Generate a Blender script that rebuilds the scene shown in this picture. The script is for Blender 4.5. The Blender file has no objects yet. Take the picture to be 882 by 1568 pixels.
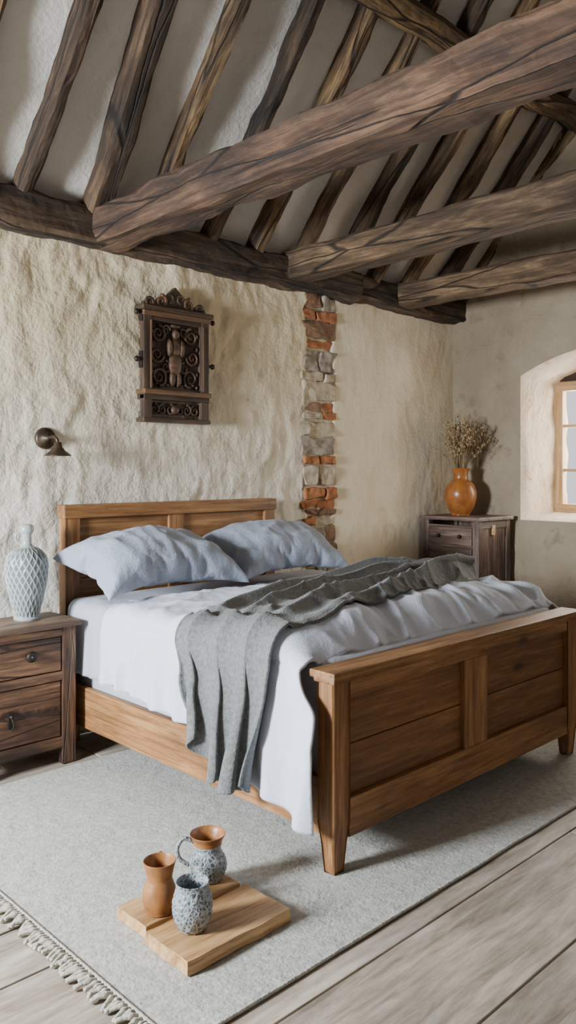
import bpy, bmesh, math, random, time
from mathutils import Vector, Matrix, noise
random.seed(11)
T0=time.time()
sc=bpy.context.scene
COL=sc.collection
def fbm(x,y,z,o=3):
    s=0;a=1;t=0
    for i in range(o):
        s+=a*noise.noise(Vector((x,y,z)));t+=a
        x*=2.03;y*=2.03;z*=2.03;a*=.5
    return s/t
def clamp(x,a=0,b=1): return max(a,min(b,x))
def sst(a,b,x):
    t=clamp((x-a)/(b-a));return t*t*(3-2*t)
def interp(pts,x):
    if x<=pts[0][0]: return pts[0][1]
    for (a,va),(b,vb) in zip(pts,pts[1:]):
        if x<=b: return va+(vb-va)*sst(a,b,x)
    return pts[-1][1]
# ---------------------------------------------------------------- materials
def newmat(name):
    m=bpy.data.materials.new(name);m.use_nodes=True
    nt=m.node_tree;b=nt.nodes['Principled BSDF']
    return m,nt,b
def N(nt,t,**k):
    n=nt.nodes.new(t)
    for a,v in k.items():
        if a in n.inputs: n.inputs[a].default_value=v
        else: setattr(n,a,v)
    return n
def ramp(nt,stops):
    r=nt.nodes.new('ShaderNodeValToRGB');e=r.color_ramp.elements
    while len(e)<len(stops): e.new(.5)
    for i,(p,c) in enumerate(stops):
        e[i].position=p;e[i].color=(c[0],c[1],c[2],1) if hasattr(c,'__len__') else (c,c,c,1)
    return r
def mix(nt,a,b,f,mode='MIX'):
    m=nt.nodes.new('ShaderNodeMix');m.data_type='RGBA';m.blend_type=mode
    L=nt.links
    if hasattr(f,'default_value'): L.new(f,m.inputs[0])
    else: m.inputs[0].default_value=f
    for s,i in((a,6),(b,7)):
        if hasattr(s,'default_value'): L.new(s,m.inputs[i])
        else: m.inputs[i].default_value=(s[0],s[1],s[2],1)
    return m.outputs[2]
def noi(nt,vec,scale,detail=4,rough=.55,dist=0):
    n=N(nt,'ShaderNodeTexNoise',Scale=scale,Detail=detail,Roughness=rough,Distortion=dist)
    nt.links.new(vec,n.inputs['Vector']);return n.outputs['Fac']
def mapp(nt,vec,s):
    m=nt.nodes.new('ShaderNodeMapping');m.inputs['Scale'].default_value=s
    nt.links.new(vec,m.inputs['Vector']);return m.outputs[0]
def bump(nt,b,h,strength,dist=.01):
    n=N(nt,'ShaderNodeBump',Strength=strength,Distance=dist)
    nt.links.new(h,n.inputs['Height']);nt.links.new(n.outputs[0],b.inputs['Normal'])
def madd(nt,a,k,c):
    ad=nt.nodes.new('ShaderNodeMath');ad.operation='MULTIPLY_ADD';nt.links.new(a,ad.inputs[0]);ad.inputs[1].default_value=k
    if hasattr(c,'default_value'): nt.links.new(c,ad.inputs[2])
    else: ad.inputs[2].default_value=c
    return ad.outputs[0]
def mul(nt,a,b2):
    mm=nt.nodes.new('ShaderNodeMath');mm.operation='MULTIPLY';nt.links.new(a,mm.inputs[0]);nt.links.new(b2,mm.inputs[1]);return mm.outputs[0]
def wood(name,c1,c2,c3,rough=.6,bs=.5,grain=34,crack=.5,knots=True,patch=.5,kn=(1.6,4.5,4.5),cw=.27,split=0):
    m,nt,b=newmat(name);L=nt.links
    at=nt.nodes.new('ShaderNodeAttribute');at.attribute_name='gc';v=at.outputs['Vector']
    g1=noi(nt,mapp(nt,v,(3.0,grain*1.8,grain*1.8)),1,6,.72,.6)
    g2=noi(nt,mapp(nt,v,(.8,grain*.35,grain*.35)),1,4,.6,1.5)
    g=madd(nt,g2,.45,madd(nt,g1,.55,0.0))
    r=ramp(nt,[(.38,c1),(.5,c2),(.62,c3)]);L.new(g,r.inputs[0])
    p=noi(nt,mapp(nt,v,(1.4,4,4)),1,6,.65)
    pr=ramp(nt,[(.34,(1-patch,)*3),(.66,(1+.2,)*3)]);L.new(p,pr.inputs[0])
    col=mix(nt,r.outputs[0],pr.outputs[0],1.0,'MULTIPLY')
    ck=noi(nt,mapp(nt,v,(.8,grain*1.1,grain*1.1)),1,3,.5,.3)
    cr=ramp(nt,[(cw,0),(cw+.05,1)]);L.new(ck,cr.inputs[0]);mask=cr.outputs[0]
    if split:
        wv=N(nt,'ShaderNodeTexNoise',Scale=3.0,Detail=4.0);L.new(v,wv.inputs['Vector'])
        vm=nt.nodes.new('ShaderNodeVectorMath');vm.operation='MULTIPLY_ADD';L.new(wv.outputs['Color'],vm.inputs[0]);vm.inputs[1].default_value=(.0,.03,.03);L.new(v,vm.inputs[2])
        vo2=N(nt,'ShaderNodeTexVoronoi',Scale=1.0);vo2.feature='DISTANCE_TO_EDGE';L.new(mapp(nt,vm.outputs[0],(.55,6,6)),vo2.inputs['Vector'])
        sr=ramp(nt,[(.006*split,0),(.022*split,1)]);L.new(vo2.outputs['Distance'],sr.inputs[0])
        mask=mul(nt,mask,sr.outputs[0])
    col=mix(nt,mix(nt,col,(c1[0]*.2,c1[1]*.2,c1[2]*.2),crack),col,mask)
    if knots:
        vo=N(nt,'ShaderNodeTexVoronoi',Scale=1.0);L.new(mapp(nt,v,kn),vo.inputs['Vector'])
        kr=ramp(nt,[(.04,0),(.12,1)]);L.new(vo.outputs['Distance'],kr.inputs[0])
        col=mix(nt,(c1[0]*.4,c1[1]*.35,c1[2]*.35),col,kr.outputs[0])
    L.new(col,b.inputs['Base Color']);b.inputs['Roughness'].default_value=rough
    bump(nt,b,mul(nt,madd(nt,g,1,.3),mask),bs,.009)
    return m
def plaster(name,ca,cb,cdirt,zmix=None,bs=.6,sc1=1.2,rough=.9,fine=42,dirt=.9,mid=14):
    m,nt,b=newmat(name);L=nt.links
    tc=nt.nodes.new('ShaderNodeTexCoord');v=tc.outputs['Object']
    a=noi(nt,v,sc1,5,.6,.3);r=ramp(nt,[(.35,ca),(.65,cb)]);L.new(a,r.inputs[0]);col=r.outputs[0]
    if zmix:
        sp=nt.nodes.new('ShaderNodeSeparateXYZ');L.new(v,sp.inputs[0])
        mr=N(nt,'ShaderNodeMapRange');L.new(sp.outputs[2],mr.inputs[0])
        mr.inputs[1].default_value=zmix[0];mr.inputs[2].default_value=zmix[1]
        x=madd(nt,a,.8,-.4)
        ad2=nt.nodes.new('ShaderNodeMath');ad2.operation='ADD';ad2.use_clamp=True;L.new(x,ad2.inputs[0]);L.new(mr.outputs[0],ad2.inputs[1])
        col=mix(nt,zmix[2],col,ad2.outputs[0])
    d=noi(nt,v,4.5,7,.7,.5);dr=ramp(nt,[(.30,dirt),(.44,0)]);L.new(d,dr.inputs[0])
    col=mix(nt,col,cdirt,dr.outputs[0])
    vo=N(nt,'ShaderNodeTexVoronoi',Scale=3.1);L.new(v,vo.inputs['Vector'])
    kr=ramp(nt,[(.02,dirt),(.05,0)]);L.new(vo.outputs['Distance'],kr.inputs[0])
    col=mix(nt,col,cdirt,kr.outputs[0])
    L.new(col,b.inputs['Base Color']);b.inputs['Roughness'].default_value=rough
    h=noi(nt,v,fine,4,.55,.2);h2=noi(nt,mapp(nt,v,(1,1,.7)),mid,3,.5,.5)
    bump(nt,b,madd(nt,h2,2.2,h),bs,.012)
    return m
def fabric(name,c,c2=None,bs=.25,fine=260,rough=.9,wr=12,big=3):
    m,nt,b=newmat(name);L=nt.links
    tc=nt.nodes.new('ShaderNodeTexCoord');v=tc.outputs['Object']
    c2=c2 or tuple(x*.86 for x in c)
    a=noi(nt,v,fine*.6,3);r=ramp(nt,[(.3,c2),(.7,c)]);L.new(a,r.inputs[0])
    L.new(r.outputs[0],b.inputs['Base Color']);b.inputs['Roughness'].default_value=rough
    b.inputs['Sheen Weight'].default_value=.1
    h=noi(nt,v,fine,2);w=noi(nt,v,wr,5,.6,1.5)
    bump(nt,b,madd(nt,w,big,h),bs,.006)
    return m
def plain(name,c,rough=.6,metal=0,c2=None,sc1=20,bs=0,spec=.5):
    m,nt,b=newmat(name);L=nt.links
    tc=nt.nodes.new('ShaderNodeTexCoord');v=tc.outputs['Object']
    c2=c2 or tuple(x*.7 for x in c)
    a=noi(nt,v,sc1,5);r=ramp(nt,[(.35,c2),(.65,c)]);L.new(a,r.inputs[0])
    L.new(r.outputs[0],b.inputs['Base Color']);b.inputs['Roughness'].default_value=rough;b.inputs['Metallic'].default_value=metal
    b.inputs['Specular IOR Level'].default_value=spec
    if bs: bump(nt,b,a,bs,.005)
    return m
M_beam=wood('old_oak_beam',(.018,.010,.006),(.054,.031,.016),(.14,.083,.043),.85,1,18,.9,patch=.7,cw=.28,split=1)
M_beamr=wood('reddish_beam',(.022,.011,.006),(.068,.035,.019),(.16,.088,.048),.85,1,18,.9,patch=.65,cw=.28,split=1)
M_tie=wood('brown_tie_beam',(.028,.015,.007),(.088,.052,.026),(.22,.14,.075),.85,1,18,.9,patch=.65,cw=.28,split=1)
M_raft=wood('rafter_oak',(.038,.018,.008),(.122,.070,.029),(.30,.19,.088),.8,1,20,.9,patch=.75,cw=.28,split=1.2)
M_bed=wood('bed_pine_stained',(.13,.052,.016),(.27,.122,.041),(.42,.22,.088),.5,.35,34,.45,patch=.4,cw=.27)
M_bedp=wood('bed_panel_stained',(.105,.040,.012),(.19,.080,.026),(.285,.135,.05),.5,.3,26,.35,patch=.35,cw=.27)
M_night=wood('nightstand_old_wood',(.042,.018,.009),(.12,.056,.026),(.28,.148,.07),.6,.8,24,.85,patch=.7,cw=.29,split=.8)
M_nighttop=wood('nightstand_top_wood',(.08,.045,.025),(.19,.118,.07),(.34,.235,.15),.55,.6,26,.6,patch=.5)
M_chest=wood('dark_chest_wood',(.04,.022,.016),(.115,.072,.055),(.28,.195,.155),.5,.7,24,.8,patch=.5,cw=.3)
M_floor=wood('floor_pale_plank',(.21,.165,.12),(.37,.31,.245),(.51,.455,.385),.5,.4,16,.55,patch=.4,kn=(1.1,2.8,2.8),cw=.27)
M_board=wood('serving_board_wood',(.25,.115,.04),(.44,.25,.10),(.58,.37,.175),.5,.25,26,.4,patch=.35)
M_carv=wood('carved_dark_wood',(.019,.011,.007),(.048,.027,.015),(.12,.07,.04),.55,.5,30,.5,patch=.4)
M_carv2=wood('carved_brown_wood',(.036,.017,.008),(.085,.041,.018),(.16,.083,.04),.55,.5,30,.5,patch=.4)
M_win=wood('window_oak',(.28,.16,.06),(.44,.27,.12),(.6,.4,.2),.5,.2,26,.2,knots=False,patch=.2)
M_wallb=plaster('lime_plaster_back',(.53,.43,.26),(.69,.59,.41),(.33,.245,.135),(.95,2.3,(.73,.69,.61)),bs=.55,dirt=.6,mid=10)  # daylight put into the colour: lower wall painted paler than the ochre top
M_wallb2=plaster('lime_plaster_smooth',(.64,.55,.39),(.75,.67,.51),(.45,.35,.22),bs=.28,dirt=.5,mid=8)
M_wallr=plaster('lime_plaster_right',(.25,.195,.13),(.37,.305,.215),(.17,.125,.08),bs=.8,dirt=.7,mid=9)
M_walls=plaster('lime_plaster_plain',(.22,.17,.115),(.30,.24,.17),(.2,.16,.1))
M_rev=plaster('window_reveal_plaster',(.58,.47,.33),(.75,.68,.56),(.42,.20,.08),bs=.9)
M_ceil=plaster('ceiling_plaster',(.52,.485,.435),(.65,.62,.575),(.40,.35,.27),bs=.4,sc1=.9,dirt=.4,mid=7)
M_brick=plain('old_brick',(.42,.16,.055),.9,0,(.23,.09,.04),26,1)
M_brick2=plain('brown_brick',(.27,.15,.082),.9,0,(.13,.08,.05),26,1)
M_stone=plain('grey_stone',(.36,.31,.245),.9,0,(.17,.14,.105),20,1)
M_mort=plain('mortar',(.50,.42,.31),.95,0,(.32,.26,.17),22,1)
M_duvet=fabric('duvet_linen',(.60,.645,.745),(.55,.59,.685),.28,220,wr=10)
M_sheet=fabric('sheet_linen',(.43,.46,.53),(.38,.41,.48),.25,220,wr=9)
M_pil=fabric('pillow_linen',(.33,.368,.45),(.28,.315,.39),.5,220,wr=15)
M_blank=fabric('grey_wool',(.175,.182,.178),(.10,.105,.103),.6,105,wr=8,big=1.0)
M_rug=fabric('rug_wool',(.47,.46,.42),(.29,.285,.255),.65,85,wr=4)
M_fringe=fabric('rug_fringe',(.52,.49,.42),(.32,.30,.24),.5,120,wr=4)
M_mat=fabric('mattress_cloth',(.5,.52,.58))
M_terra=plain('terracotta_glaze',(.33,.135,.04),.38,0,(.18,.07,.02),16,.2)
M_amber=plain('amber_ceramic',(.36,.13,.028),.3,0,(.21,.07,.018),12,.1)
M_iron=plain('dark_iron',(.03,.024,.02),.5,.6)
M_bronze=plain('aged_bronze',(.085,.055,.035),.45,.6,(.035,.025,.018),30)
M_grass=plain('dried_stems',(.30,.21,.11),.9,0,(.15,.105,.055),30)
M_seed=plain('dried_seed_heads',(.42,.30,.15),.9,0,(.2,.13,.065),50)
def glazed():
    m,nt,b=newmat('blue_grey_stoneware');L=nt.links
    tc=nt.nodes.new('ShaderNodeTexCoord');v=tc.outputs['Object']
    vo=N(nt,'ShaderNodeTexVoronoi',Scale=75.0);vo.feature='DISTANCE_TO_EDGE';L.new(v,vo.inputs['Vector'])
    r=ramp(nt,[(.05,(.34,.36,.37)),(.25,(.07,.09,.11))]);L.new(vo.outputs['Distance'],r.inputs[0])
    a=noi(nt,v,30,4);rr=ramp(nt,[(.45,0),(.7,1)]);L.new(a,rr.inputs[0])
    L.new(mix(nt,r.outputs[0],(.20,.23,.25),rr.outputs[0]),b.inputs['Base Color']);b.inputs['Roughness'].default_value=.35
    bump(nt,b,vo.outputs['Distance'],.6,.01);return m
M_glaze=glazed()
m,nt,b=newmat('pressed_glass')
at=nt.nodes.new('ShaderNodeAttribute');at.attribute_name='pat'
r=ramp(nt,[(0,(.17,.195,.19)),(.35,(.34,.37,.36)),(1,(.70,.72,.70))]);nt.links.new(at.outputs['Fac'],r.inputs[0])
nt.links.new(r.outputs[0],b.inputs['Base Color']);b.inputs['Roughness'].default_value=.15
b.inputs['Transmission Weight'].default_value=.2;b.inputs['IOR'].default_value=1.4;M_glass=m
m,nt,b=newmat('window_pane');b.inputs['Base Color'].default_value=(1,1,1,1);b.inputs['Roughness'].default_value=.02
tr=nt.nodes.new('ShaderNodeBsdfTransparent');mx=nt.nodes.new('ShaderNodeMixShader');mx.inputs[0].default_value=.08
nt.links.new(tr.outputs[0],mx.inputs[1]);nt.links.new(b.outputs[0],mx.inputs[2]);nt.links.new(mx.outputs[0],nt.nodes['Material Output'].inputs[0]);M_pane=m
# ---------------------------------------------------------------- mesh builder
class MB:
    def __init__(s,name): s.name=name;s.v=[];s.f=[];s.mi=[];s.g=[];s.sm=[];s.mats=[]
    def add(s,vs,fs,mat,axis=0,smooth=False,M=None,gc=None):
        if mat not in s.mats:s.mats.append(mat)
        k=s.mats.index(mat);o=len(s.v);R=[random.uniform(-20,20) for _ in range(3)]
        for i,v in enumerate(vs):
            if gc: q=gc[i]
            else: q=(v[axis],v[(axis+1)%3],v[(axis+2)%3])
            s.g+= [q[0]+R[0],q[1]+R[1],q[2]+R[2]]
            s.v.append(tuple(M@Vector(v)) if M else tuple(v))
        for f in fs: s.f.append([o+i for i in f]);s.mi.append(k);s.sm.append(smooth)
    def build(s,parent=None,origin=True):
        me=bpy.data.meshes.new(s.name)
        c=Vector((0,0,0))
        if origin:
            xs=[v[0] for v in s.v];ys=[v[1] for v in s.v];zs=[v[2] for v in s.v]
            c=Vector(((min(xs)+max(xs))/2,(min(ys)+max(ys))/2,min(zs)))
        me.from_pydata([(v[0]-c.x,v[1]-c.y,v[2]-c.z) for v in s.v],[],s.f)
        for mt in s.mats: me.materials.append(mt)
        me.polygons.foreach_set('material_index',s.mi);me.polygons.foreach_set('use_smooth',s.sm)
        a=me.attributes.new('gc','FLOAT_VECTOR','POINT');a.data.foreach_set('vector',s.g)
        me.update()
        ob=bpy.data.objects.new(s.name,me);COL.objects.link(ob);ob.location=c
        if parent: ob.parent=parent
        return ob
def box(m,lo,hi,mat,bev=.004,axis=None,M=None,wob=0,smooth=False,sub=0):
    d=[hi[i]-lo[i] for i in range(3)]
    if axis is None: axis=d.index(max(d))
    bm=bmesh.new();bmesh.ops.create_cube(bm,size=1)
    for v in bm.verts: v.co=Vector([(lo[i]+hi[i])/2+v.co[i]*d[i] for i in range(3)])
    if sub: bmesh.ops.subdivide_edges(bm,edges=bm.edges[:],cuts=sub,use_grid_fill=True)
    if bev:
        es=[e for e in bm.edges if len(e.link_faces)==2 and e.calc_face_angle()>.5]
        bmesh.ops.bevel(bm,geom=es,offset=min(bev,min(d)*.45),segments=2,affect='EDGES',profile=.6)
    if wob:
        o=random.uniform(0,50)
        for v in bm.verts:
            c=v.co;v.co=c+Vector((fbm(c.x*9+o,c.y*9,c.z*9,2),fbm(c.x*9,c.y*9+o,c.z*9,2),fbm(c.x*9,c.y*9,c.z*9+o,2)))*wob
    bm.verts.index_update()
    m.add([tuple(v.co) for v in bm.verts],[[v.index for v in f.verts] for f in bm.faces],mat,axis,smooth,M);bm.free()
def beam(m,p0,p1,w,h,mat,up=(0,0,1),wob=.02,ch=.02,seg=None,w2=None,h2=None,freq=1.6,rough=.012):
    p0=Vector(p0);p1=Vector(p1);d=(p1-p0);Ln=d.length;d.normalize()
    up=Vector(up);s=d.cross(up).normalized();u=s.cross(d).normalized()
    seg=seg or max(4,int(Ln/.04));o=random.uniform(0,99)
    def ring(W,H):
        pts=[];c=min(ch,W*.3,H*.3)
        cr=[(W/2,H/2),(-W/2,H/2),(-W/2,-H/2),(W/2,-H/2)]
        for i in range(4):
            a=cr[i];b2=cr[(i+1)%4];L2=math.dist(a,b2)
            for t in (c/L2,.3,.5,.7,1-c/L2): pts.append((a[0]+(b2[0]-a[0])*t,a[1]+(b2[1]-a[1])*t))
        return pts
    vs=[];gc=[];Kk=20
    for i in range(seg+1):
        t=i/seg;W=w+((w2 or w)-w)*t;H=h+((h2 or h)-h)*t
        q=p0+d*Ln*t+s*noise.noise(Vector((t*Ln*freq,o,0)))*wob*1.2+u*noise.noise(Vector((t*Ln*freq,o,7)))*wob
        for a,b2 in ring(W,H):
            k=1+rough*1.6*fbm(t*Ln*3+o,a*10,b2*10,4)/(max(w,.08)*.5)
            P=q+s*a*k+u*b2*k;vs.append(tuple(P));gc.append((t*Ln,a,b2))
    fs=[]
    for i in range(seg):
        for j in range(Kk): fs.append([i*Kk+j,i*Kk+(j+1)%Kk,(i+1)*Kk+(j+1)%Kk,(i+1)*Kk+j][::-1])
    fs.append(list(range(Kk)));fs.append([seg*Kk+j for j in range(Kk)][::-1])
    m.add(vs,fs,mat,0,False,None,gc)
def catm(P,n):
    out=[]
    for i in range(len(P)-1):
        a=P[max(i-1,0)];b=P[i];c=P[i+1];d=P[min(i+2,len(P)-1)]
        for k in range(n):
            t=k/n
            out.append(tuple(.5*((2*b[j])+(-a[j]+c[j])*t+(2*a[j]-5*b[j]+4*c[j]-d[j])*t*t+(-a[j]+3*b[j]-3*c[j]+d[j])*t**3) for j in range(len(b))))
    out.append(tuple(P[-1]));return out
def lathe(m,prof,c,mat,seg=48,n=6,fn=None,smooth=True,caps=True):
    pr=catm(prof,n) if n else prof
    vs=[]
    for i,(r,z) in enumerate(pr):
        for j in range(seg):
            a=2*math.pi*j/seg;rr=max(r,.0005)
            if fn: rr+=fn(a,z,i/len(pr))
            vs.append((c[0]+rr*math.cos(a),c[1]+rr*math.sin(a),c[2]+z))
    fs=[[i*seg+j,i*seg+(j+1)%seg,(i+1)*seg+(j+1)%seg,(i+1)*seg+j] for i in range(len(pr)-1) for j in range(seg)]
    if caps: fs.append([(len(pr)-1)*seg+j for j in range(seg)]);fs.append([j for j in range(seg)][::-1])
    m.add(vs,fs,mat,2,smooth)
def tube(m,pts,r,mat,seg=8,smooth=True,n=4,flat=1):
    pts=catm([tuple(p) for p in pts],n) if n else pts
    pts=[Vector(p) for p in pts];vs=[];Kk=len(pts)
    pu=None
    for i,p in enumerate(pts):
        d=(pts[min(i+1,Kk-1)]-pts[max(i-1,0)]).normalized()
        if pu is None:
            pu=Vector((0,0,1)) if abs(d.z)<.9 else Vector((0,1,0))
        s=d.cross(pu).normalized();u=s.cross(d).normalized();pu=u
        rr=r(i/(Kk-1)) if callable(r) else r
        for j in range(seg):
            a=2*math.pi*j/seg;vs.append(tuple(p+s*math.cos(a)*rr+u*math.sin(a)*rr*flat))
    fs=[[i*seg+j,i*seg+(j+1)%seg,(i+1)*seg+(j+1)%seg,(i+1)*seg+j] for i in range(Kk-1) for j in range(seg)]
    fs.append(list(range(seg))[::-1]);fs.append([(Kk-1)*seg+j for j in range(seg)])
    m.add(vs,fs,mat,0,smooth)
def ell(m,c,r,mat,seg=12,rings=8,M=None):
    vs=[];fs=[]
    for i in range(rings+1):
        t=math.pi*i/rings
        for j in range(seg):
            a=2*math.pi*j/seg
            vs.append((c[0]+r[0]*math.sin(t)*math.cos(a),c[1]+r[1]*math.sin(t)*math.sin(a),c[2]+r[2]*math.cos(t)))
    for i in range(rings):
        for j in range(seg): fs.append([i*seg+j,(i+1)*seg+j,(i+1)*seg+(j+1)%seg,i*seg+(j+1)%seg])
    m.add(vs,fs,mat,0,True,M)
def patch(m,fn,nu,nv,mat,smooth=True,flip=False):
    vs=[fn(i/nu,j/nv) for i in range(nu+1) for j in range(nv+1)]
    fs=[]
    for i in range(nu):
        for j in range(nv):
            q=[i*(nv+1)+j,(i+1)*(nv+1)+j,(i+1)*(nv+1)+j+1,i*(nv+1)+j+1]
            fs.append(q[::-1] if flip else q)
    m.add(vs,fs,mat,0,smooth)
# ---------------------------------------------------------------- room shell
YW=4.12;XW=6.02;XL=-1.2;YF=-2.5;YR=.8;K=1.2
def slopeZ(y): return 2.98+K*(4.1-y) if y>YR else 2.98+K*(4.1-YR)-K*(YR-y)
fl=MB('floor')
y=YF
while y<YW+.05:
    w=random.uniform(.26,.40);x=XL-random.uniform(0,1.5)
    while x<XW+.05:
        L=random.uniform(2.4,3.8)
        x0=max(x,XL-.05);x1=min(x+L,XW+.1)
        if x1-x0>.05: box(fl,(x0+.003,y+.0042,-.04),(x1-.003,min(y+w,YW+.1)-.0042,random.uniform(-.004,0)),M_floor,.004,0)
        x+=L
    y+=w
box(fl,(XL-.1,YF-.1,-.1),(XW+.1,YW+.1,-.03),M_beam,0)
fl.build(origin=False)
def strip_mask(x,z):
    l=4.15+.045*noise.noise(Vector((z*4,3,0)))+.02*noise.noise(Vector((z*17,3,0)))
    r=4.45+.045*noise.noise(Vector((z*4,9,0)))+.02*noise.noise(Vector((z*17,5,0)))
    e=.02
    return clamp((x-l)/e)*clamp((r-x)/e)
def lump(x,z):
    wx=x+.06*noise.noise(Vector((x*3,z*3,5)));wz=z+.05*noise.noise(Vector((x*3,z*3,15)))
    mod=.4+1.3*clamp(.5+noise.noise(Vector((x*1.7,z*1.7,21))))
    a=noise.noise(Vector((wx*7.5,4,wz*5)));c=noise.noise(Vector((wx*15,9,wz*9)));e=noise.noise(Vector((wx*30,19,wz*22)))
    return mod*(.012*max(-.3,a)+.0065*max(-.25,c)+.0016*e)
def wb(u,v):
    x=XL+(XW+.1-XL)*u;z=3.05*v
    if x<1.0: return (x,YW-.01,z)
    k=1 if x<4.3 else .22
    d=.024*fbm(x*1.5,0,z*1.5,2)*min(1,(x-1)/.2)+lump(x,z)*k
    return (x,YW-d-.005+.05*strip_mask(x,z),z)
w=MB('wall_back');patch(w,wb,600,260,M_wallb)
w.mats.append(M_wallb2)
for i,f in enumerate(w.f):
    if w.v[f[0]][0]>4.3: w.mi[i]=1
z=.02
while z<2.78:
    st=random.random()<.45
    h=random.uniform(.06,.09) if not st else random.uniform(.10,.18)
    if z+h>2.8:h=2.8-z
    x=4.12+random.uniform(-.03,.02)
    while x<4.46:
        ww=random.uniform(.12,.34);x1=min(x+ww,4.47)
        if 4.47-x1<.09:x1=4.47
        mt=random.choice([M_brick,M_brick,M_brick,M_brick2,M_mort]) if not st else random.choice([M_stone,M_stone,M_mort,M_brick2])
        dz=random.uniform(-.008,.008)
        box(w,(x+.005,YW-.018+random.uniform(-.014,.014),z+.005+dz),(x1-.007,YW+.07,z+h-.005+dz*.5),mt,.014,0,None,.034,False,4)
        x=x1
    z+=h
def mort(u,v):
    x=4.12+.37*u;z=2.8*v;return (x,YW+.004+.016*fbm(x*8,2,z*8,3),z)
patch(w,mort,24,160,M_mort)
w.build(origin=False)
yc,hw,zs=2.72,.74,1.09
arch=lambda y:2.28+.19*(1-((y-yc)/hw)**2)
def dr(y,z):
    dd=max(abs(y-yc)-hw, zs-z, z-arch(min(max(y,yc-hw),yc+hw)))
    f=min(1,max(0,dd)/.12)
    return XW-f*(.03*fbm(3,y*1.4,z*1.6,2)+.022*fbm(8,y*3,z*8,3)+.008)
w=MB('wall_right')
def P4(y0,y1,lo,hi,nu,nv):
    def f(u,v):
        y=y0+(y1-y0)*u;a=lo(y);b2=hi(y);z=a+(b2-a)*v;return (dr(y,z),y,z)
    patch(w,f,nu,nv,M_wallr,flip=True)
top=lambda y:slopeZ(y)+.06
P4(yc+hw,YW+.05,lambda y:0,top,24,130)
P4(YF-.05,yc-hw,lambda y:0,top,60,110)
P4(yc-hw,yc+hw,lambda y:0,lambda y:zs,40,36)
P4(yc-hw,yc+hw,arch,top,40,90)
loop=[]
for i in range(21): loop.append((yc-hw+2*hw*i/20,zs))
for i in range(1,18): loop.append((yc+hw,zs+(2.28-zs)*i/18))
for i in range(25): 
    yy=yc+hw-2*hw*i/24;loop.append((yy,arch(yy)))
for i in range(17,0,-1): loop.append((yc-hw,zs+(2.28-zs)*i/18))
n=len(loop);vs=[];XS=[0,.02,.05,.1,.15,.2,.25,.3,.35,.4,.45,.52,.58,.66]
for k,dx in enumerate(XS):
    s=0 if k==0 else min(1,dx/.05)*.012+dx*.09
    for (a,b2) in loop:
        cy=a-yc;cz=b2-1.7;nn=.035*fbm(dx*5,a*5,b2*5,3) if k>1 else 0
        vs.append((XW+dx,a-cy*(s+nn)/.74,b2-cz*(s+nn)/.7))
fs=[[k*n+i,k*n+(i+1)%n,(k+1)*n+(i+1)%n,(k+1)*n+i] for k in range(len(XS)-1) for i in range(n)]
w.add(vs,fs,M_rev,0,True)
w.build(origin=False)
w=MB('wall_left')
def rectwall(m,x,ya,yb,za,zb,mat,t=-.3):
    lo=min(x,x+t);hi=max(x,x+t)
    box(m,(lo,YF-.1,0),(hi,ya,2.98),mat,0);box(m,(lo,yb,0),(hi,YW+.3,2.98),mat,0)
    box(m,(lo,ya,0),(hi,yb,za),mat,0);box(m,(lo,ya,zb),(hi,yb,2.98),mat,0)
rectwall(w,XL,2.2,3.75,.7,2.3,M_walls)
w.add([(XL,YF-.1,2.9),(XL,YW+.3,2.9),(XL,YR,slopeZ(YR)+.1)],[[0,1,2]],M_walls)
w.build(origin=False)
w=MB('wall_front')
box(w,(XL-.3,YF-.3,0),(XW+.1,YF,.9),M_walls,0);box(w,(XL-.3,YF-.3,2.2),(XW+.1,YF,3.0),M_walls,0)
box(w,(XL-.3,YF-.3,.9),(2.0,YF,2.2),M_walls,0);box(w,(3.2,YF-.3,.9),(XW+.1,YF,2.2),M_walls,0)
w.build(origin=False)
c=MB('ceiling')
def ce(u,v):
    x=XL-.4+(XW+.5-XL+.4)*u;y=YW+.2+(YR-YW-.2)*v
    z=slopeZ(y);d=.03*fbm(x*1.7,y*1.3,0,3)+.008*fbm(x*6,y*6,2,2);return (x,y,z+d+.02)
patch(c,ce,150,90,M_ceil,flip=False)
def ce2(u,v):
    x=XL-.4+(XW+.5-XL+.4)*u;y=YR+(YF-.3-YR)*v
    return (x,y,slopeZ(y)+.02)
patch(c,ce2,10,10,M_ceil)
c.build(origin=False)
r=MB('roof_rafters')
nrm=Vector((0,K,1)).normalized()
xs=[];x=1.96-.41*7
while x<6.1: xs.append(x);x+=.41
for q,x in enumerate(xs):
    ww=random.uniform(.072,.10);dark=abs(x-2.37)<.05
    if dark: ww=.145;x-=.02
    a=Vector((x,4.16,slopeZ(4.16)))-nrm*.04;b2=Vector((x+random.uniform(-.05,.05),YR,slopeZ(YR)))-nrm*.04
    beam(r,a,b2,ww,.13,M_beam if (dark or q%3==1) else M_raft,up=nrm,wob=.045,ch=.02,freq=.7,rough=.016)
    beam(r,(x,YF,slopeZ(YF)-.05),(x,YR,slopeZ(YR)-.05),ww,.12,M_raft,up=(0,-K,1),wob=.03,seg=6)
r.build(origin=False)
p=MB('roof_purlin')
beam(p,(XL,2.97,4.24),(XW+.05,2.97,4.24),.17,.19,M_raft,up=nrm,wob=.04,ch=.03);p.build(origin=False)
p=MB('wall_plate_beam')
beam(p,(XL,4.06,2.875),(4.62,4.06,2.885),.16,.20,M_beam,wob=.03,ch=.02,freq=1.0,rough=.024)
beam(p,(4.55,4.07,2.88),(XW+.03,4.07,2.88),.16,.18,M_beam,wob=.03,ch=.02,rough=.02)
p.build(origin=False)
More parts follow.
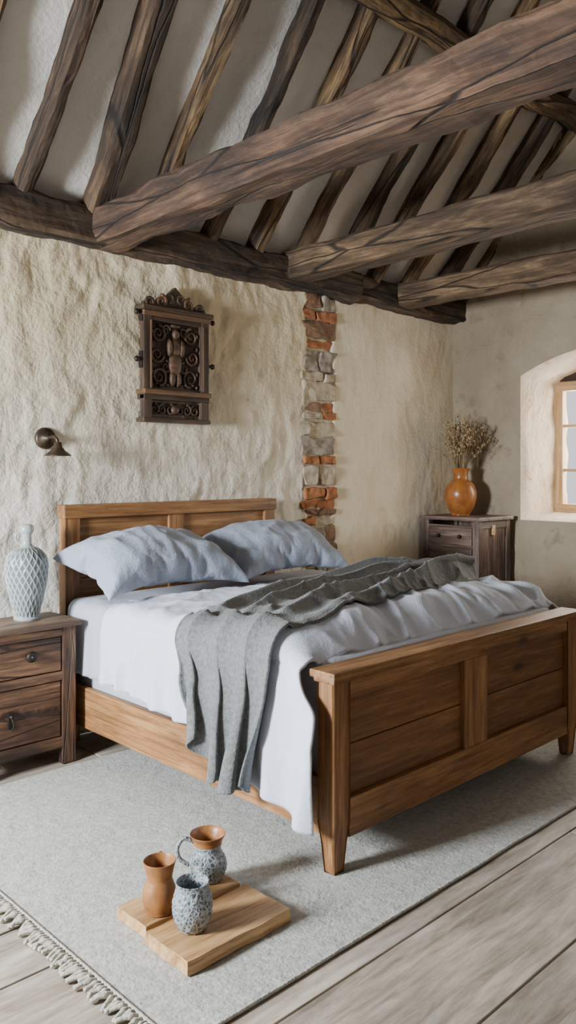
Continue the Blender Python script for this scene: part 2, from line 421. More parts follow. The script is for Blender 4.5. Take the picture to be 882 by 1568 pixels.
def tie(x0,x1,z0,z1,mat,wob=.02,rough=.014):
    p=MB('tie_beam');beam(p,((x0+x1)/2,YW-.02,(z0+z1)/2),((x0+x1)/2,YF+.02,(z0+z1)/2),x1-x0,z1-z0,mat,wob=wob,ch=.022,freq=.8,rough=rough);return p.build(origin=False)
tie(2.335,2.575,2.785,2.985,M_beamr,.022,.024);tie(3.84,4.06,2.82,3.01,M_tie,.015);tie(5.07,5.27,2.80,2.98,M_tie,.015)
w=MB('window_1')
X0,X1=6.50,6.57;ya,yb=yc-hw*.94,yc+hw*.94;za,zb=1.13,2.26
for (a,b2) in ((ya,ya+.08),(yb-.08,yb),(yc-.04,yc+.04)): box(w,(X0,a,za),(X1,b2,zb),M_win,.006)
for (a,b2) in ((za,za+.08),(zb-.08,zb)): box(w,(X0-.005,ya,a),(X1+.005,yb,b2),M_win,.006)
for cy in ((ya+.08+yc-.04)/2,(yb-.08+yc+.04)/2):
    box(w,(X0+.015,cy-.012,za+.08),(X1-.015,cy+.012,zb-.08),M_win,.003)
for zz in (1.5,1.88): box(w,(X0+.015,ya+.05,zz-.012),(X1-.015,yb-.05,zz+.012),M_win,.003)
box(w,(X0-.03,ya-.03,zb),(X1+.08,yb+.03,zb+.2),M_beam,.01)
box(w,(X0+.03,ya+.05,za+.05),(X0+.036,yb-.05,zb-.05),M_pane,0)
w.build()
# ---------------------------------------------------------------- rug
RX0,RX1,RY0,RY1=1.24,4.95,1.69,3.68
m=MB('area_rug')
def rg(u,v):
    x=RX0+(RX1-RX0)*u;y=RY0+(RY1-RY0)*v
    if v in(0,1): y+=.006*noise.noise(Vector((x*4,v*9,0)))
    z=.009+.002*noise.noise(Vector((x*3,y*3,0)))+.0012*noise.noise(Vector((x*15,y*15,0)))
    return (x,y,z)
patch(m,rg,180,100,M_rug)
for v in (0,1):
    pts=[(RX0+(RX1-RX0)*i/60,RY0+(RY1-RY0)*v+.006*noise.noise(Vector(((RX0+(RX1-RX0)*i/60)*4,v*9,0))),.006) for i in range(61)]
    tube(m,pts,.006,M_rug,6,n=0)
for side,X in((-1,RX0),(1,RX1)):
    tube(m,[(X,RY0+(RY1-RY0)*i/60,.008) for i in range(61)],.008,M_fringe,6,n=0)
    y=RY0+.01
    while y<RY1:
        L=random.uniform(.045,.075);a=random.uniform(-.4,.4)
        p0=(X,y,.009);p1=(X+side*L*.4,y+a*.01,.013);p2=(X+side*L*.7,y+a*L*.5,.012);p3=(X+side*L,y+a*L,.007)
        tube(m,[p0,p1,p2,p3],lambda t:.0045+.0045*math.exp(-((t-.35)/.12)**2)+.003*t,M_fringe,6,n=3)
        y+=random.uniform(.014,.021)
m.build(origin=False)
# ---------------------------------------------------------------- bed
bed=bpy.data.objects.new('bed',None);COL.objects.link(bed);bed.location=(3.1,3.05,0)
def pbuild(m):
    ob=m.build(origin=False);ob.parent=bed;ob.matrix_parent_inverse=Matrix.Translation((-3.1,-3.05,0));return ob
FX0,FX1=2.15,4.05
m=MB('footboard')
def post(x0,x1,y0,y1,ztop):
    rings=[(.012,.62),(.12,.80),(.2,1),(ztop,1)]
    cx=(x0+x1)/2;cy=(y0+y1)/2;vs=[]
    for z,s in rings:
        for sx,sy in((-1,-1),(1,-1),(1,1),(-1,1)):
            hx=(x1-x0)/2*s;hy=(y1-y0)/2*s;c=.006
            vs+= [(cx+sx*(hx-c if sx*sy>0 else hx),cy+sy*(hy if sx*sy>0 else hy-c),z),(cx+sx*(hx if sx*sy>0 else hx-c),cy+sy*(hy-c if sx*sy>0 else hy),z)]
    fs=[[i*8+j,i*8+(j+1)%8,(i+1)*8+(j+1)%8,(i+1)*8+j] for i in range(3) for j in range(8)]
    fs.append(list(range(8))[::-1]);fs.append([24+j for j in range(8)])
    m.add(vs,fs,M_bed,2,False)
post(FX0,FX0+.1,1.99,2.075,.735);post(FX1-.1,FX1,1.99,2.075,.735)
box(m,(FX0-.018,1.968,.735),(FX1+.018,2.095,.765),M_bed,.006,0)
box(m,(FX0-.006,1.98,.718),(FX1+.006,2.085,.735),M_bed,.005,0)
box(m,(FX0+.1,2.0,.665),(FX1-.1,2.06,.72),M_bed,.004,0)
box(m,(FX0+.1,2.0,.13),(FX1-.1,2.06,.275),M_bed,.004,0)
box(m,(3.01,2.0,.275),(3.19,2.058,.665),M_bed,.004,2)
for a,b2 in((FX0+.1,3.01),(3.19,FX1-.1)):
    box(m,(a,2.022,.275),(b2,2.04,.467),M_bedp,.004,0);box(m,(a,2.022,.471),(b2,2.04,.665),M_bedp,.004,0)
pbuild(m)
m=MB('headboard')
HX0,HX1=2.17,3.73
HY=3.99
box(m,(HX0,HY,0.01),(HX0+.09,HY+.07,1.26),M_bed,.005,2);box(m,(HX1-.09,HY,0.01),(HX1,HY+.07,1.26),M_bed,.005,2)
box(m,(HX0-.01,HY-.008,1.235),(HX1+.01,HY+.08,1.31),M_bed,.006,0)
box(m,(2.86,HY+.005,.5),(2.97,HY+.06,1.235),M_bed,.004,2)
for a,b2 in((HX0+.09,2.86),(2.97,HX1-.09)):
    for k in range(5): box(m,(a,HY+.022,.4+k*.168),(b2,HY+.045,.4+(k+1)*.168-.004),M_bed,.004,0)
pbuild(m)
m=MB('side_rails')
box(m,(2.16,2.07,.15),(2.19,4.0,.36),M_bed,.004,1);box(m,(4.0,2.07,.15),(4.03,4.0,.36),M_bed,.004,1)
for k in range(10): box(m,(2.19,2.2+k*.18,.25),(4.0,2.29+k*.18,.27),M_bed,0,0)
pbuild(m)
m=MB('mattress')
box(m,(2.21,2.085,.275),(3.98,3.96,.79),M_mat,.07,0,smooth=True)
pbuild(m)
# ---------------------------------------------------------------- bedding
def ridge(x,y,s,p=3):
    q=abs(noise.noise(Vector((x,y,s))))*1.6
    return (1-q)**p if q<1 else 0
def duvetB(x,y):
    h=.835+.03*fbm(x*1.6,y*1.6,2,2)+.035*sst(2.75,2.4,y)*sst(2.16,2.3,y)
    if y<2.25: h-=((2.25-y)/.13)**2*.09
    return h
def duvetH(x,y):
    c,s=math.cos(.45),math.sin(.45)
    wx=x+.12*noise.noise(Vector((x*2,y*2,3)));wy=y+.12*noise.noise(Vector((x*2,y*2,8)))
    a=wx*c+wy*s;b2=-wx*s+wy*c
    h=duvetB(x,y)
    h+=.024*ridge(a*1.3,b2*4.0,4,2.5)*(.5+.5*sst(3.5,2.4,y))
    c,s=math.cos(-.6),math.sin(-.6);a=wx*c+wy*s;b2=-wx*s+wy*c
    h+=.018*ridge(a*1.6,b2*5.5,14,3)
    c,s=math.cos(1.2),math.sin(1.2);a=wx*c+wy*s;b2=-wx*s+wy*c
    h+=.020*ridge(a*1.5,b2*6,24,2.5)*sst(2.9,2.3,y)
    h+=.004*ridge(a*4,b2*11,54,2)
    g=sst(2.75,2.2,y)*sst(2.8,3.8,x)
    h+=.008*g*math.sin(x*22+5*noise.noise(Vector((x*2,y*2,0)))+3*y)
    h+=.003*fbm(x*12,y*12,3,2)
    if y>3.42: h-= .02*sst(3.42,3.5,y)
    return h
def duvet_pt(y,s,zl,zr):
    R=.075;XLs=2.135;XRs=4.045;zt=.835
    LH=zt-R-zl;LT=(XRs-R)-(XLs+R);q=math.pi/2*R
    if s<LH:
        t=1-s/LH;return Vector((XLs,y,zl+s)),Vector((-1,0,0)),t,'L'
    s-=LH
    if s<q:
        a=s/R;return Vector((XLs+R-R*math.cos(a),y,zt-R+R*math.sin(a))),Vector((-math.cos(a),0,math.sin(a))),0,'C'
    s-=q
    if s<LT: return Vector((XLs+R+s,y,zt)),Vector((0,0,1)),0,'T'
    s-=LT
    if s<q:
        a=math.pi/2-s/R;return Vector((XRs-R+R*math.cos(a),y,zt-R+R*math.sin(a))),Vector((math.cos(a),0,math.sin(a))),0,'D'
    s-=q
    LR=zt-R-zr;return Vector((XRs,y,zt-R-s)),Vector((1,0,0)),s/LR,'R'
def plen(zl,zr): 
    R=.075;return (.835-R-zl)+(.835-R-zr)+math.pi*R+(4.045-2.135-2*R)
def duf(u,v):
    y=2.118+1.40*v
    zl=interp([(2.118,.19),(2.35,.25),(2.75,.40),(3.4,.45),(3.6,.46)],y)+.012*noise.noise(Vector((y*7,1,1)));zr=.42
    s=u*plen(zl,zr)
    P,n,t,k=duvet_pt(y,s,zl,zr)
    if k in'LR':
        ph=y*2*math.pi/.15+3.0*noise.noise(Vector((y*3,P.z*1.2,2)))+1.5*noise.noise(Vector((y*1.3,5,P.z)))
        A=.004+.032*t**.8*(.45+.55*abs(noise.noise(Vector((y*2.5,3,0)))*2))
        d=A*(.9+math.sin(ph))*.8+.01*t+.008*fbm(y*5,P.z*4,7,2)+.014*ridge(y*2.5+P.z*1.2,P.z*3-y*2,44,3)+.010
        P=P+n*max(d,.004)
        P.y+=A*.35*math.cos(ph)*min(1,(y-2.118)/.1)
        if k=='L':
            P.y-=.10*sst(.735,.60,P.z)*(1-sst(2.118,2.45,y))
            P.x-=.018*sst(.735,.66,P.z)*(1-sst(2.118,2.3,y))
    else:
        f=duvetH(P.x,y)-.835
        if k=='T': P.z+=f
        else: P+=n*(f*abs(n.z)+.012*(1-abs(n.z)))
    return tuple(P)
m=MB('duvet');patch(m,duf,260,180,M_duvet);duvet=pbuild(m)
def shf(u,v):
    y=3.15+.80*v;zl=.43
    R=.06;s=u*2.6
    zt=.803;XLs=2.165;XRs=4.02
    LH=zt-R-zl
    if s<LH:
        t=1-s/LH;d=.012*t*math.sin(y*26+3*noise.noise(Vector((y*3,s*2,2))))+.006*fbm(y*4,s*4,3,2);return (XLs-.012*t-abs(d)*.8,y,zl+s)
    s-=LH
    if s<R*math.pi/2: a=s/R;return (XLs+R-R*math.cos(a),y,zt-R+R*math.sin(a))
    s-=R*math.pi/2;x=min(XLs+R+s,XRs)
    h=.010*ridge(x*2,y*6,3,3)+.006*fbm(x*3,y*3,1,2);z=zt+h*sst(3.97,3.9,y)
    if s+XLs+R>XRs: z-= (s+XLs+R-XRs)
    return (x,y,z)
m=MB('bed_sheet');patch(m,shf,130,50,M_sheet);sheet=pbuild(m)
def blf(u,v):
    yf=interp([(0,2.32),(.2,2.25),(.3,2.23),(.5,2.31),(.7,2.38),(.85,2.46),(1,2.56)],u)
    yr=interp([(0,2.71),(.15,2.79),(.27,2.86),(.4,2.98),(.6,3.07),(.8,3.10),(1,2.98)],u)
    w=v
    y=yf+(yr-yf)*w
    nf=3.7
    ph=2*math.pi*(nf*w+.22*math.sin(u*4+1)+.5*noise.noise(Vector((u*1.5,w*1.2,3)))+.04*noise.noise(Vector((u*5,w*3,9))))
    hang=1-sst(.16,.30,u)
    A=.023+.014*hang+.010*sst(.4,.9,u)
    amp=A*(.75+.7*noise.noise(Vector((u*1.6,w*3,12)))+.3)
    sn=math.sin(ph);fold=amp*(1+sn*.9 + .2*math.sin(2*ph+.8))
    lat=amp*1.05*math.cos(ph)*min(1,w*8,(1-w)*8)
    small=.004*fbm(u*8,w*4,5,2)
    cr=sst(.62,.85,u);crump=cr*(.030*ridge(u*3.2+w*.8,w*2.2-u*1.5,31,1.2)+.018*fbm(u*5,w*3,17,2)+.02)
    zh=interp([(0,.30),(.15,.245),(.5,.26),(1,.43)],w)
    R=.085;XLs=2.10
    LH=.75-zh;LT=1.83;q=math.pi/2*R
    if u<.24: s=u/.24*LH
    elif u<.28: s=LH+(u-.24)/.04*q
    else: s=LH+q+(u-.28)/.72*LT
    yy=y+lat
    off=.024
    if s<LH:
        t=1-s/LH
        x=XLs-off-fold*(.35+.75*t)-.012*t-small
        return (x,yy,zh+s)
    s-=LH
    if s<=q:
        a=s/R;h=duvetB(XLs+R,clamp(y,2.2,3.5))-.835
        k=off+fold*(.35+.35*math.sin(a))+small
        zc=.835-R+(h+.012)*math.sin(a)
        return (XLs+R-(R+k)*math.cos(a),yy,zc+(R+k)*math.sin(a))
    s-=q;x=XLs+R+s
    yq=clamp(yy,2.15,3.5)
    edge=sst(0,.10,w)*sst(1,.90,w)*sst(0,.12,s)
    hB=duvetB(x,yq)+.012+.018*edge;hT=duvetH(x,yq)+.004
    h=hB if hB>hT else hT
    h=h*edge+max(duvetH(x,yq),duvetB(x,yq)+.012*(1-sst(0,.12,s)))*(1-edge)
    z=h+off*.5+fold*(.7+.5*sst(0,.5,s))*(.3+.7*edge)+small+crump*edge
    ex=sst(.93,1,u);x+= .04*noise.noise(Vector((w*5,2,u*3)))*ex
    z-=ex*.02
    return (x,yy,z)
m=MB('throw_blanket');patch(m,blf,260,140,M_blank);blanket=m.build(origin=False)
def finish(ob,th):
    s=ob.modifiers.new('s','SOLIDIFY');s.thickness=th;s.offset=0
finish(sheet,.004);finish(duvet,.012);finish(blanket,.011)
def inflated(nu,nv,w,h,seed):
    bm=bmesh.new();g={}
    for s in(1,-1):
        for i in range(nu+1):
            for j in range(nv+1):
                e=i in(0,nu) or j in(0,nv)
                if e and s==-1: g[(s,i,j)]=g[(1,i,j)];continue
                u=i/nu*2-1;v=j/nv*2-1
                z=0 if e else s*(.015+.012*noise.noise(Vector((u*4+seed,v*4,s*3))))
                g[(s,i,j)]=bm.verts.new((u*w/2,v*h/2,z))
    for s in(1,-1):
        for i in range(nu):
            for j in range(nv):
                q=[g[(s,i,j)],g[(s,i+1,j)],g[(s,i+1,j+1)],g[(s,i,j+1)]]
                bm.faces.new(q if s==1 else q[::-1])
    me=bpy.data.meshes.new('t');bm.to_mesh(me);bm.free();return me
def pillow(cx,cy,cz,w,h,T,tilt,yaw,seed):
    me=inflated(56,36,w,h,seed)
    ob=bpy.data.objects.new('pillow',me);COL.objects.link(ob)
    try:
        cm=ob.modifiers.new('cl','CLOTH');st=cm.settings
        st.quality=5;st.mass=.3;st.tension_stiffness=20;st.compression_stiffness=20;st.shear_stiffness=8;st.bending_stiffness=.1;st.air_damping=3
        st.use_pressure=True;st.uniform_pressure_force=5;st.effector_weights.gravity=0
        sc.frame_start=1;sc.frame_end=40;cm.point_cache.frame_start=1;cm.point_cache.frame_end=40
        for f in range(1,41): sc.frame_set(f)
        dg=bpy.context.evaluated_depsgraph_get();nm=bpy.data.meshes.new_from_object(ob.evaluated_get(dg))
    except Exception as e:
        nm=me.copy()
    ob.modifiers.clear();sc.frame_set(1);ob.data=nm
    V=nm.vertices;ex=[max(abs(v.co[k]) for v in V) for k in range(3)]
    ok=ex[2]>.03 and ex[0]<w
    Mx=Matrix.Translation((cx,cy,cz))@Matrix.Rotation(yaw,4,'Z')@Matrix.Rotation(tilt,4,'X')
    kx,ky,kz=w*.47/ex[0],h*.47/ex[1],T/ex[2]
    for v in V:
        c=v.co
        if not ok:
            u=c.x/(w/2);t=c.y/(h/2);c.z=(1 if c.z>0 else -1 if c.z<0 else 0)*T*(max(0,1-abs(u)**2.6)*max(0,1-abs(t)**2.4))**.5
        c=Vector((c.x*kx,c.y*ky,c.z*(kz if ok else 1)))
        c.z=c.z*(1 if c.z>0 else .55)
        wgt=clamp(abs(c.z)/T*2)
        c.z+=(.014*fbm(c.x*5+seed,c.y*6,seed,3)+.020*ridge(c.x*3+seed,c.y*8,seed,2)+.015*ridge(c.x*8+seed,c.y*3,seed+9,2))*wgt
        e=abs(c.x)/(w/2)
        c.z-=.06*e**3
        v.co=Mx@c
    for p in nm.polygons:p.use_smooth=True
    nm.materials.append(M_pil)
    ob.name='pillow'
    s=ob.modifiers.new('ss','SUBSURF');s.levels=1;s.render_levels=1
pillow(2.53,3.66,.995,1.0,.62,.165,math.radians(17),math.radians(1),1.3)
pillow(3.45,3.70,.995,.96,.60,.16,math.radians(19),math.radians(-2),5.1)
# ---------------------------------------------------------------- nightstand
m=MB('nightstand')
a,b2,c0,c1,zt=1.56,2.10,3.75,4.06,.73
box(m,(a-.02,c0-.025,zt-.028),(b2+.025,c1+.01,zt),M_nighttop,.007,0,wob=.004,sub=3)
for x0,x1 in((a,a+.065),(b2-.075,b2)):
    box(m,(x0,c0,0),(x1,c0+.06,zt-.028),M_night,.005,2);box(m,(x0,c1-.05,0),(x1,c1,zt-.028),M_night,.005,2)
for x0,x1 in((a+.01,a+.03),(b2-.03,b2-.01)): box(m,(x0,c0+.05,.1),(x1,c1-.04,zt-.03),M_night,.002,1)
box(m,(a+.02,c1-.03,.1),(b2-.02,c1-.01,zt-.03),M_night,0,0)
for z0,z1 in((.655,.702),(.43,.475),(.085,.14)): box(m,(a+.06,c0+.003,z0),(b2-.07,c0+.05,z1),M_night,.003,0)
box(m,(a+.01,c0+.05,.09),(b2-.01,c1-.02,.11),M_night,0,0)
box(m,(a+.07,c0+.006,.48),(b2-.08,c0+.03,.652),M_night,.006,0)
box(m,(a+.07,c0+.010,.145),(b2-.08,c0+.03,.425),M_night,.006,0)
ell(m,(1.855,c0-.004,.575),(.028,.014,.028),M_iron);ell(m,(1.855,c0-.02,.575),(.012,.012,.012),M_iron)
box(m,(1.735,c0+.0,.24),(1.765,c0+.012,.32),M_iron,.004);ell(m,(1.75,c0-.006,.30),(.012,.014,.012),M_iron);tube(m,[(1.75,c0-.01,.295),(1.755,c0-.02,.26),(1.75,c0-.01,.235)],.005,M_iron)
m.build()
m=MB('glass_vase')
def lpat(a,z,n=20,k=52):
    p=math.sin(n*a/2+k*z);q=math.sin(n*a/2-k*z);return max(math.exp(-p*p/.07),math.exp(-q*q/.07))
def vf(a,z,t): return 0 if (z>.372 or z<.02) else .006*lpat(a,z)
pv=[(.062,0),(.066,.012),(.060,.03),(.078,.10),(.096,.19),(.104,.265),(.098,.315),(.07,.355),(.036,.375),(.026,.39),(.024,.42),(.026,.44),(.034,.452),(.036,.465),(.03,.485),(.012,.492),(.001,.493)]
lathe(m,pv,(1.915,3.925,.731),M_glass,160,11,vf)
tube(m,[(1.915,3.925,1.105),(1.875,3.95,1.13),(1.87,3.95,1.17),(1.905,3.93,1.19)],.006,M_glass,8)
wv=list(m.v);ob=m.build()
at=ob.data.attributes.new('pat','FLOAT','POINT')
at.data.foreach_set('value',[ (lpat(math.atan2(y-3.925,x-1.915),z-.731) if .75<z<1.10 else .5) for x,y,z in wv])
# ---------------------------------------------------------------- carved wall plaque
m=MB('carved_wall_panel')
cx=2.945;Yb=4.10;SX=.96
def B(x0,x1,z0,z1,d0,d1,mt=None,bv=.004,ax=None): box(m,(cx+x0*SX,Yb-d1,z0),(cx+x1*SX,Yb-d0,z1),mt or M_carv,bv,ax)
B(-.235,.235,1.80,2.49,0,.035)
B(-.255,-.195,1.80,2.47,.03,.075);B(.195,.255,1.80,2.47,.03,.075)
B(-.21,-.20,1.99,2.40,.07,.085,M_carv2);B(.20,.21,1.99,2.40,.07,.085,M_carv2)
B(-.275,.275,2.455,2.485,.0,.10);B(-.262,.262,2.425,2.455,.0,.088,M_carv2);B(-.25,.25,2.40,2.425,0,.07)
B(-.262,.262,1.955,1.985,.0,.095,M_carv2);B(-.2,.2,1.985,2.0,.03,.06);B(-.255,.255,1.925,1.955,0,.08)
B(-.262,.262,1.79,1.815,0,.085)
for s in(-1,1):
    for zz in(2.16,2.44):
        B(*(sorted((s*.245,s*.264))),zz-.05,zz+.05,.03,.065,M_iron,.002)
        xx=cx+s*.285;tube(m,[(cx+s*.24,Yb-.06,zz),(xx,Yb-.06,zz)],.010,M_iron,8);ell(m,(xx,Yb-.06,zz),(.016,.014,.018),M_iron)
def spiral(px,pz,r0,turns,dirn,ph,th=.010,d=.045,mt=None):
    pts=[]
    for i in range(26):
        t=i/25;a=ph+dirn*turns*2*math.pi*t;r=r0*(1-t)**.8+.004
        pts.append((cx+px*SX+r*math.cos(a),Yb-d,pz+r*math.sin(a)))
    tube(m,pts,lambda t:th*(1-.5*t),mt or M_carv,7,n=2)
for s in(-1,1):
    spiral(s*.13,2.33,.05,1.6,s,math.pi/2,mt=M_carv2);spiral(s*.125,2.07,.055,1.6,-s,-math.pi/2);spiral(s*.14,2.20,.045,1.5,s,0 if s<0 else math.pi,mt=M_carv2)
    spiral(s*.07,2.13,.035,1.4,s,math.pi/2);spiral(s*.07,2.355,.03,1.4,-s,0)
    for k in range(3): spiral(s*(.035+.062*k),1.87,.03,1.3,s*(-1)**k,math.pi/2,.008)
    for k in range(5):
        ell(m,(cx+s*(.05+.03*k),Yb-.042,2.02+.008*(k%2)),(.014,.014,.010),M_carv2,8,6)
        ell(m,(cx+s*(.17),Yb-.042,2.02+.08*k),(.011,.014,.018),M_carv,8,6)
    spiral(s*.20,2.51,.03,1.5,-s,-math.pi/2 ,.013,.05);spiral(s*.11,2.525,.035,1.5,s,math.pi/2,.014,.05,M_carv2);spiral(s*.045,2.555,.026,1.3,-s,-math.pi/2,.012,.05)
vs=[];zt_=[(-.245,2.485),(-.235,2.515),(-.20,2.53),(-.175,2.505),(-.15,2.52),(-.115,2.555),(-.08,2.54),(-.055,2.57),(-.03,2.60),(0,2.625)]
zt_=zt_+[(-x,z) for x,z in zt_[-2::-1]]
nn=len(zt_)
for d in(.02,.055):
    vs+=[(cx+x*SX,Yb-d,z) for x,z in zt_]+[(cx+x*SX,Yb-d,2.48) for x,z in zt_]
fs=[]
for i in range(nn-1):
    fs.append([i,i+1,nn+i+1,nn+i]);fs.append([2*nn+i,2*nn+nn+i,2*nn+nn+i+1,2*nn+i+1]);fs.append([i,2*nn+i,2*nn+i+1,i+1])
m.add(vs,fs,M_carv,0)
for (x,z,rx,rz,d) in((0,2.335,.026,.032,.055),(0,2.255,.045,.06,.05),(0,2.155,.05,.085,.048),(-.045,2.25,.02,.055,.052),(.045,2.25,.02,.055,.052),(-.022,2.06,.022,.05,.048),(.022,2.06,.022,.05,.048),(0,2.385,.04,.015,.045),(0,1.87,.03,.032,.045)):
    ell(m,(cx+x,Yb-d,z),(rx,.022,rz),M_carv2,12,8)
m.build()
# ---------------------------------------------------------------- sconce
m=MB('wall_sconce')
def latheM(prof,M,mat,seg=32):
    vs=[tuple((r*math.cos(2*math.pi*j/seg),r*math.sin(2*math.pi*j/seg),z)) for r,z in prof for j in range(seg)]
    fs=[[i*seg+j,i*seg+(j+1)%seg,(i+1)*seg+(j+1)%seg,(i+1)*seg+j] for i in range(len(prof)-1) for j in range(seg)]
    m.add(vs,fs,mat,2,True,M)
latheM([(.0,0),(.06,0),(.06,.018),(.052,.028),(.036,.030),(.032,.042),(.016,.046),(.014,.06),(.0,.06)],Matrix.Translation((2.11,4.115,1.675))@Matrix.Rotation(math.radians(90),4,'X'),M_bronze)
tube(m,[(2.11,4.06,1.675),(2.11,4.02,1.68),(2.115,3.985,1.67),(2.12,3.98,1.64)],.009,M_bronze)
latheM([(.0,.02),(.02,.015),(.024,-.01),(.04,-.03),(.068,-.052),(.073,-.056),(.070,-.058),(.03,-.034),(.0,-.025)],Matrix.Translation((2.12,3.98,1.635)),M_bronze)
m.build()
# ---------------------------------------------------------------- chest of drawers
m=MB('chest_of_drawers')
x0,x1,y0,y1,zt=5.46,5.93,3.50,4.04,1.125
box(m,(x0-.02,y0-.02,zt-.03),(x1+.02,y1+.02,zt),M_chest,.006,1)
for xx in((x0,x0+.06),(x1-.06,x1)):
    for yy in((y0,y0+.06),(y1-.06,y1)): box(m,(xx[0],yy[0],0),(xx[1],yy[1],zt-.03),M_chest,.005,2)
for k in range(3):
    box(m,(x0+.06+k*(x1-x0-.12)/3,y0+.012,.1),(x0+.06+(k+1)*(x1-x0-.12)/3-.003,y0+.03,zt-.03),M_chest,.003,2)
box(m,(x0+.06,y0+.004,zt-.09),(x1-.06,y0+.02,zt-.03),M_chest,.002,0);box(m,(x0+.06,y0+.004,.1),(x1-.06,y0+.02,.18),M_chest,.002,0)
box(m,(x0+.06,y1-.03,.1),(x1-.06,y1-.01,zt-.03),M_chest,0,2);box(m,(x1-.03,y0+.05,.1),(x1-.01,y1-.05,zt-.03),M_chest,0,2)
zz=.12
for h in(.27,.25,.25,.16):
    box(m,(x0-.004,y0+.065,zz+.008),(x0+.02,y1-.065,zz+h-.012),M_chest,.006,1)
    box(m,(x0+.004,y0+.05,zz+h-.012),(x0+.04,y1-.05,zz+h+.008),M_chest,.002,1)
    for yk in(y0+.17,y1-.17): ell(m,(x0-.02,yk,zz+h/2),(.018,.016,.016),M_iron,10,6)
    zz+=h
box(m,(x0+.004,y0+.05,.08),(x0+.04,y1-.05,.125),M_chest,.002,1)
box(m,(x0+.2,y0-.008,.98),(x0+.23,y0+.02,1.06),M_win,.003)
m.build()
VX,VY=5.70,3.83
m=MB('amber_vase')
lathe(m,[(.001,0),(.07,0),(.078,.01),(.11,.07),(.132,.15),(.128,.21),(.10,.265),(.066,.295),(.060,.32),(.066,.36),(.078,.385),(.080,.39),(.072,.388),(.055,.35),(.05,.31),(.06,.28),(.001,.27)],(VX,VY,zt+.001),M_amber,48,6)
m.build()
m=MB('dried_grass_bouquet')
for k in range(90):
    a=random.uniform(0,2*math.pi);sp=random.uniform(.03,.29);H=random.uniform(.22,.50)*(1-.5*(sp/.3)**2)
    bx=VX+.03*math.cos(a);by=VY+.03*math.sin(a);zb=zt+.33
    tx=VX+sp*math.cos(a);ty=VY+sp*math.sin(a)*.85;tz=zt+.39+H
    ty=min(ty,4.04);tx=min(tx,5.95)
    mx_=(bx*.6+tx*.4+random.uniform(-.01,.01),by*.6+ty*.4,zb+(tz-zb)*.55)
    tube(m,[(bx,by,zb),mx_,(tx,ty,tz)],.0018,M_grass,4,n=4)
    for q in range(random.randint(5,11)):
        f=random.uniform(.55,1);px=mx_[0]+(tx-mx_[0])*(f-.5)*2;py=mx_[1]+(ty-mx_[1])*(f-.5)*2;pz=mx_[2]+(tz-mx_[2])*(f-.5)*2
        dx,dy,dz=random.uniform(-.02,.02),random.uniform(-.02,.02),random.uniform(0,.03)
        tube(m,[(px,py,pz),(px+dx,py+dy,pz+dz)],.001,M_grass,3,n=0)
        ell(m,(px+dx,py+dy,pz+dz),(.006,.006,.009),M_seed,5,4)
m.build()
# ---------------------------------------------------------------- serving board + mugs
m=MB('serving_board')
def board(y0,y1,x0,x1,z0,z1,s):
    nu,nv=40,12
    def P(u,v,top):
        x=x0+(x1-x0)*u;y=y0+(y1-y0)*v
        j=.012*noise.noise(Vector((x*9,s,0))) if v in(0,1) else 0
        k=.006*noise.noise(Vector((y*12,s+5,0))) if u in(0,1) else 0
        bx=.004 if top and u==0 else (-.004 if top and u==1 else 0);by=.004 if top and v==0 else(-.004 if top and v==1 else 0)
        return (x+k+bx,y+j+by,z1+.001*noise.noise(Vector((x*6,y*6,s))) if top else z0)
    patch(m,lambda u,v:P(u,v,True),nu,nv,M_board);patch(m,lambda u,v:P(u,v,False),nu,nv,M_board,flip=True)
    for fn,nn in((lambda u,v:P(u,0,v>.5),nu),(lambda u,v:P(u,1,v>.5),nu)): patch(m,fn,nn,1,M_board,False)
    for fn,nn in((lambda u,v:P(0,u,v>.5),nv),(lambda u,v:P(1,u,v>.5),nv)): patch(m,fn,nn,1,M_board,False)
board(1.905,2.132,1.43,1.855,.012,.052,1.0);board(2.149,2.325,1.45,1.85,.012,.047,7.0)
box(m,(1.5,2.128,.013),(1.8,2.155,.03),M_carv,0)
m.build()
m=MB('terracotta_mug')
lathe(m,[(.001,0),(.043,0),(.049,.01),(.055,.04),(.054,.07),(.046,.095),(.042,.11),(.047,.135),(.053,.16),(.054,.165),(.050,.163),(.042,.135),(.037,.11),(.042,.09),(.045,.05),(.04,.02),(.001,.015)],(1.54,2.205,.0485),M_terra,40,5)
tube(m,[(1.57,2.245,.195),(1.60,2.285,.19),(1.60,2.285,.15),(1.57,2.245,.12)],.008,M_terra,8)
m.build()
def lm(n,amp,k):
    def f(a,z,t):
        if t>.47 or t<.1: return 0
        p=math.sin(n*a/2+k*z);q=math.sin(n*a/2-k*z);return amp*max(math.exp(-p*p/.12),math.exp(-q*q/.12))
    return f
m=MB('stoneware_mug')
lathe(m,[(.001,0),(.036,0),(.044,.008),(.058,.04),(.0625,.075),(.058,.105),(.051,.125),(.051,.142),(.053,.148),(.049,.147),(.046,.125),(.052,.10),(.056,.07),(.045,.02),(.001,.015)],(1.55,2.04,.0535),M_glaze,72,6,lm(12,.003,60))
m.build()
m=MB('stoneware_mug')
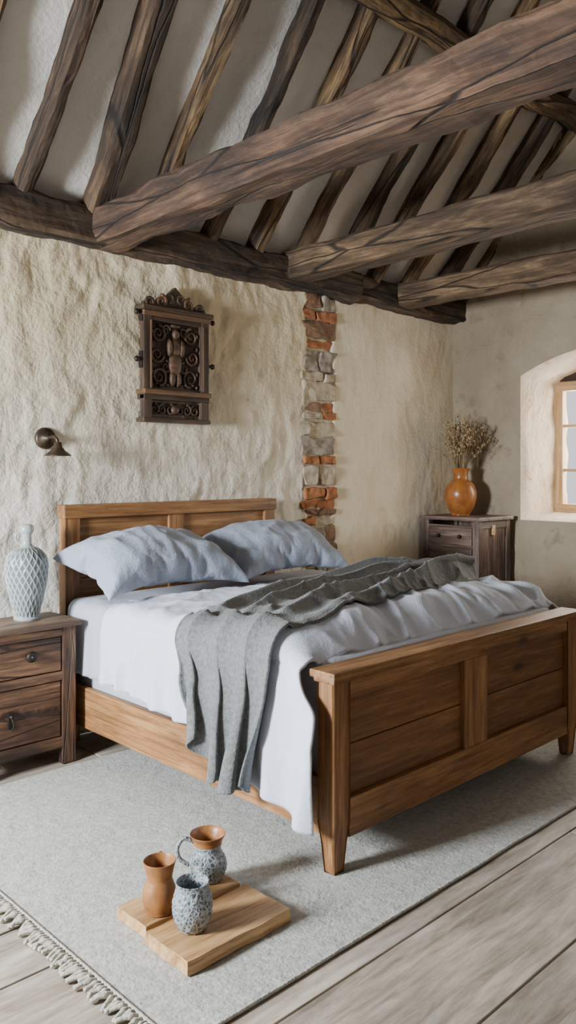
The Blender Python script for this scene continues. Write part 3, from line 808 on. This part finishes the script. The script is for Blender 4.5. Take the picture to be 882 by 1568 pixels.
lathe(m,[(.001,0),(.045,0),(.053,.008),(.066,.04),(.066,.065),(.055,.088),(.048,.105),(.05,.125)],(1.785,2.26,.0485),M_glaze,72,6,lm(12,.003,60),caps=False)
lathe(m,[(.0505,.125),(.054,.14),(.063,.156),(.062,.160),(.054,.15),(.045,.125),(.043,.105),(.05,.088),(.058,.06),(.04,.02),(.001,.015)],(1.785,2.26,.0485),M_terra,72,6,caps=False)
h=Vector((-.86,.5,0));b0=Vector((1.785,2.26,.0485))
tube(m,[b0+h*.05+Vector((0,0,.135)),b0+h*.085+Vector((0,0,.15)),b0+h*.108+Vector((0,0,.12)),b0+h*.10+Vector((0,0,.08)),b0+h*.062+Vector((0,0,.05))],.0075,M_glaze,10)
m.build()
# ---------------------------------------------------------------- lights
def area(name,loc,rot,sx,sy,e,col):
    l=bpy.data.lights.new(name,'AREA');l.shape='RECTANGLE';l.size=sx;l.size_y=sy;l.energy=e;l.color=col
    o=bpy.data.objects.new(name,l);COL.objects.link(o);o.location=loc;o.rotation_euler=rot;return o
R=math.radians
area('daylight_left_window',(XL-.35,3.05,1.75),(R(74),0,R(-98)),.75,.75,540,(.87,.935,1))
area('daylight_right_window',(6.95,2.7,1.9),(R(80),0,R(90)),1.6,1.4,150,(1,.90,.77))
area('added_fill_front',(2.6,YF-.25,1.6),(R(90),0,0),1.1,1.2,16,(1,.96,.90))  # weak fill lamp, added in a made-up opening behind the camera
wd=bpy.data.worlds.new('World');sc.world=wd;wd.use_nodes=True
bg=wd.node_tree.nodes['Background'];bg.inputs[0].default_value=(.84,.90,1,1);bg.inputs[1].default_value=1.0
# ---------------------------------------------------------------- camera
cam=bpy.data.cameras.new('camera');co=bpy.data.objects.new('camera',cam);COL.objects.link(co)
co.location=(0,0,1.5);co.rotation_euler=(R(90),0,R(-44));cam.sensor_fit='AUTO';cam.sensor_width=36;cam.lens=28.3;cam.shift_y=-.0408;cam.clip_start=.05
sc.camera=co
print('TOTAL',round(time.time()-T0,1))
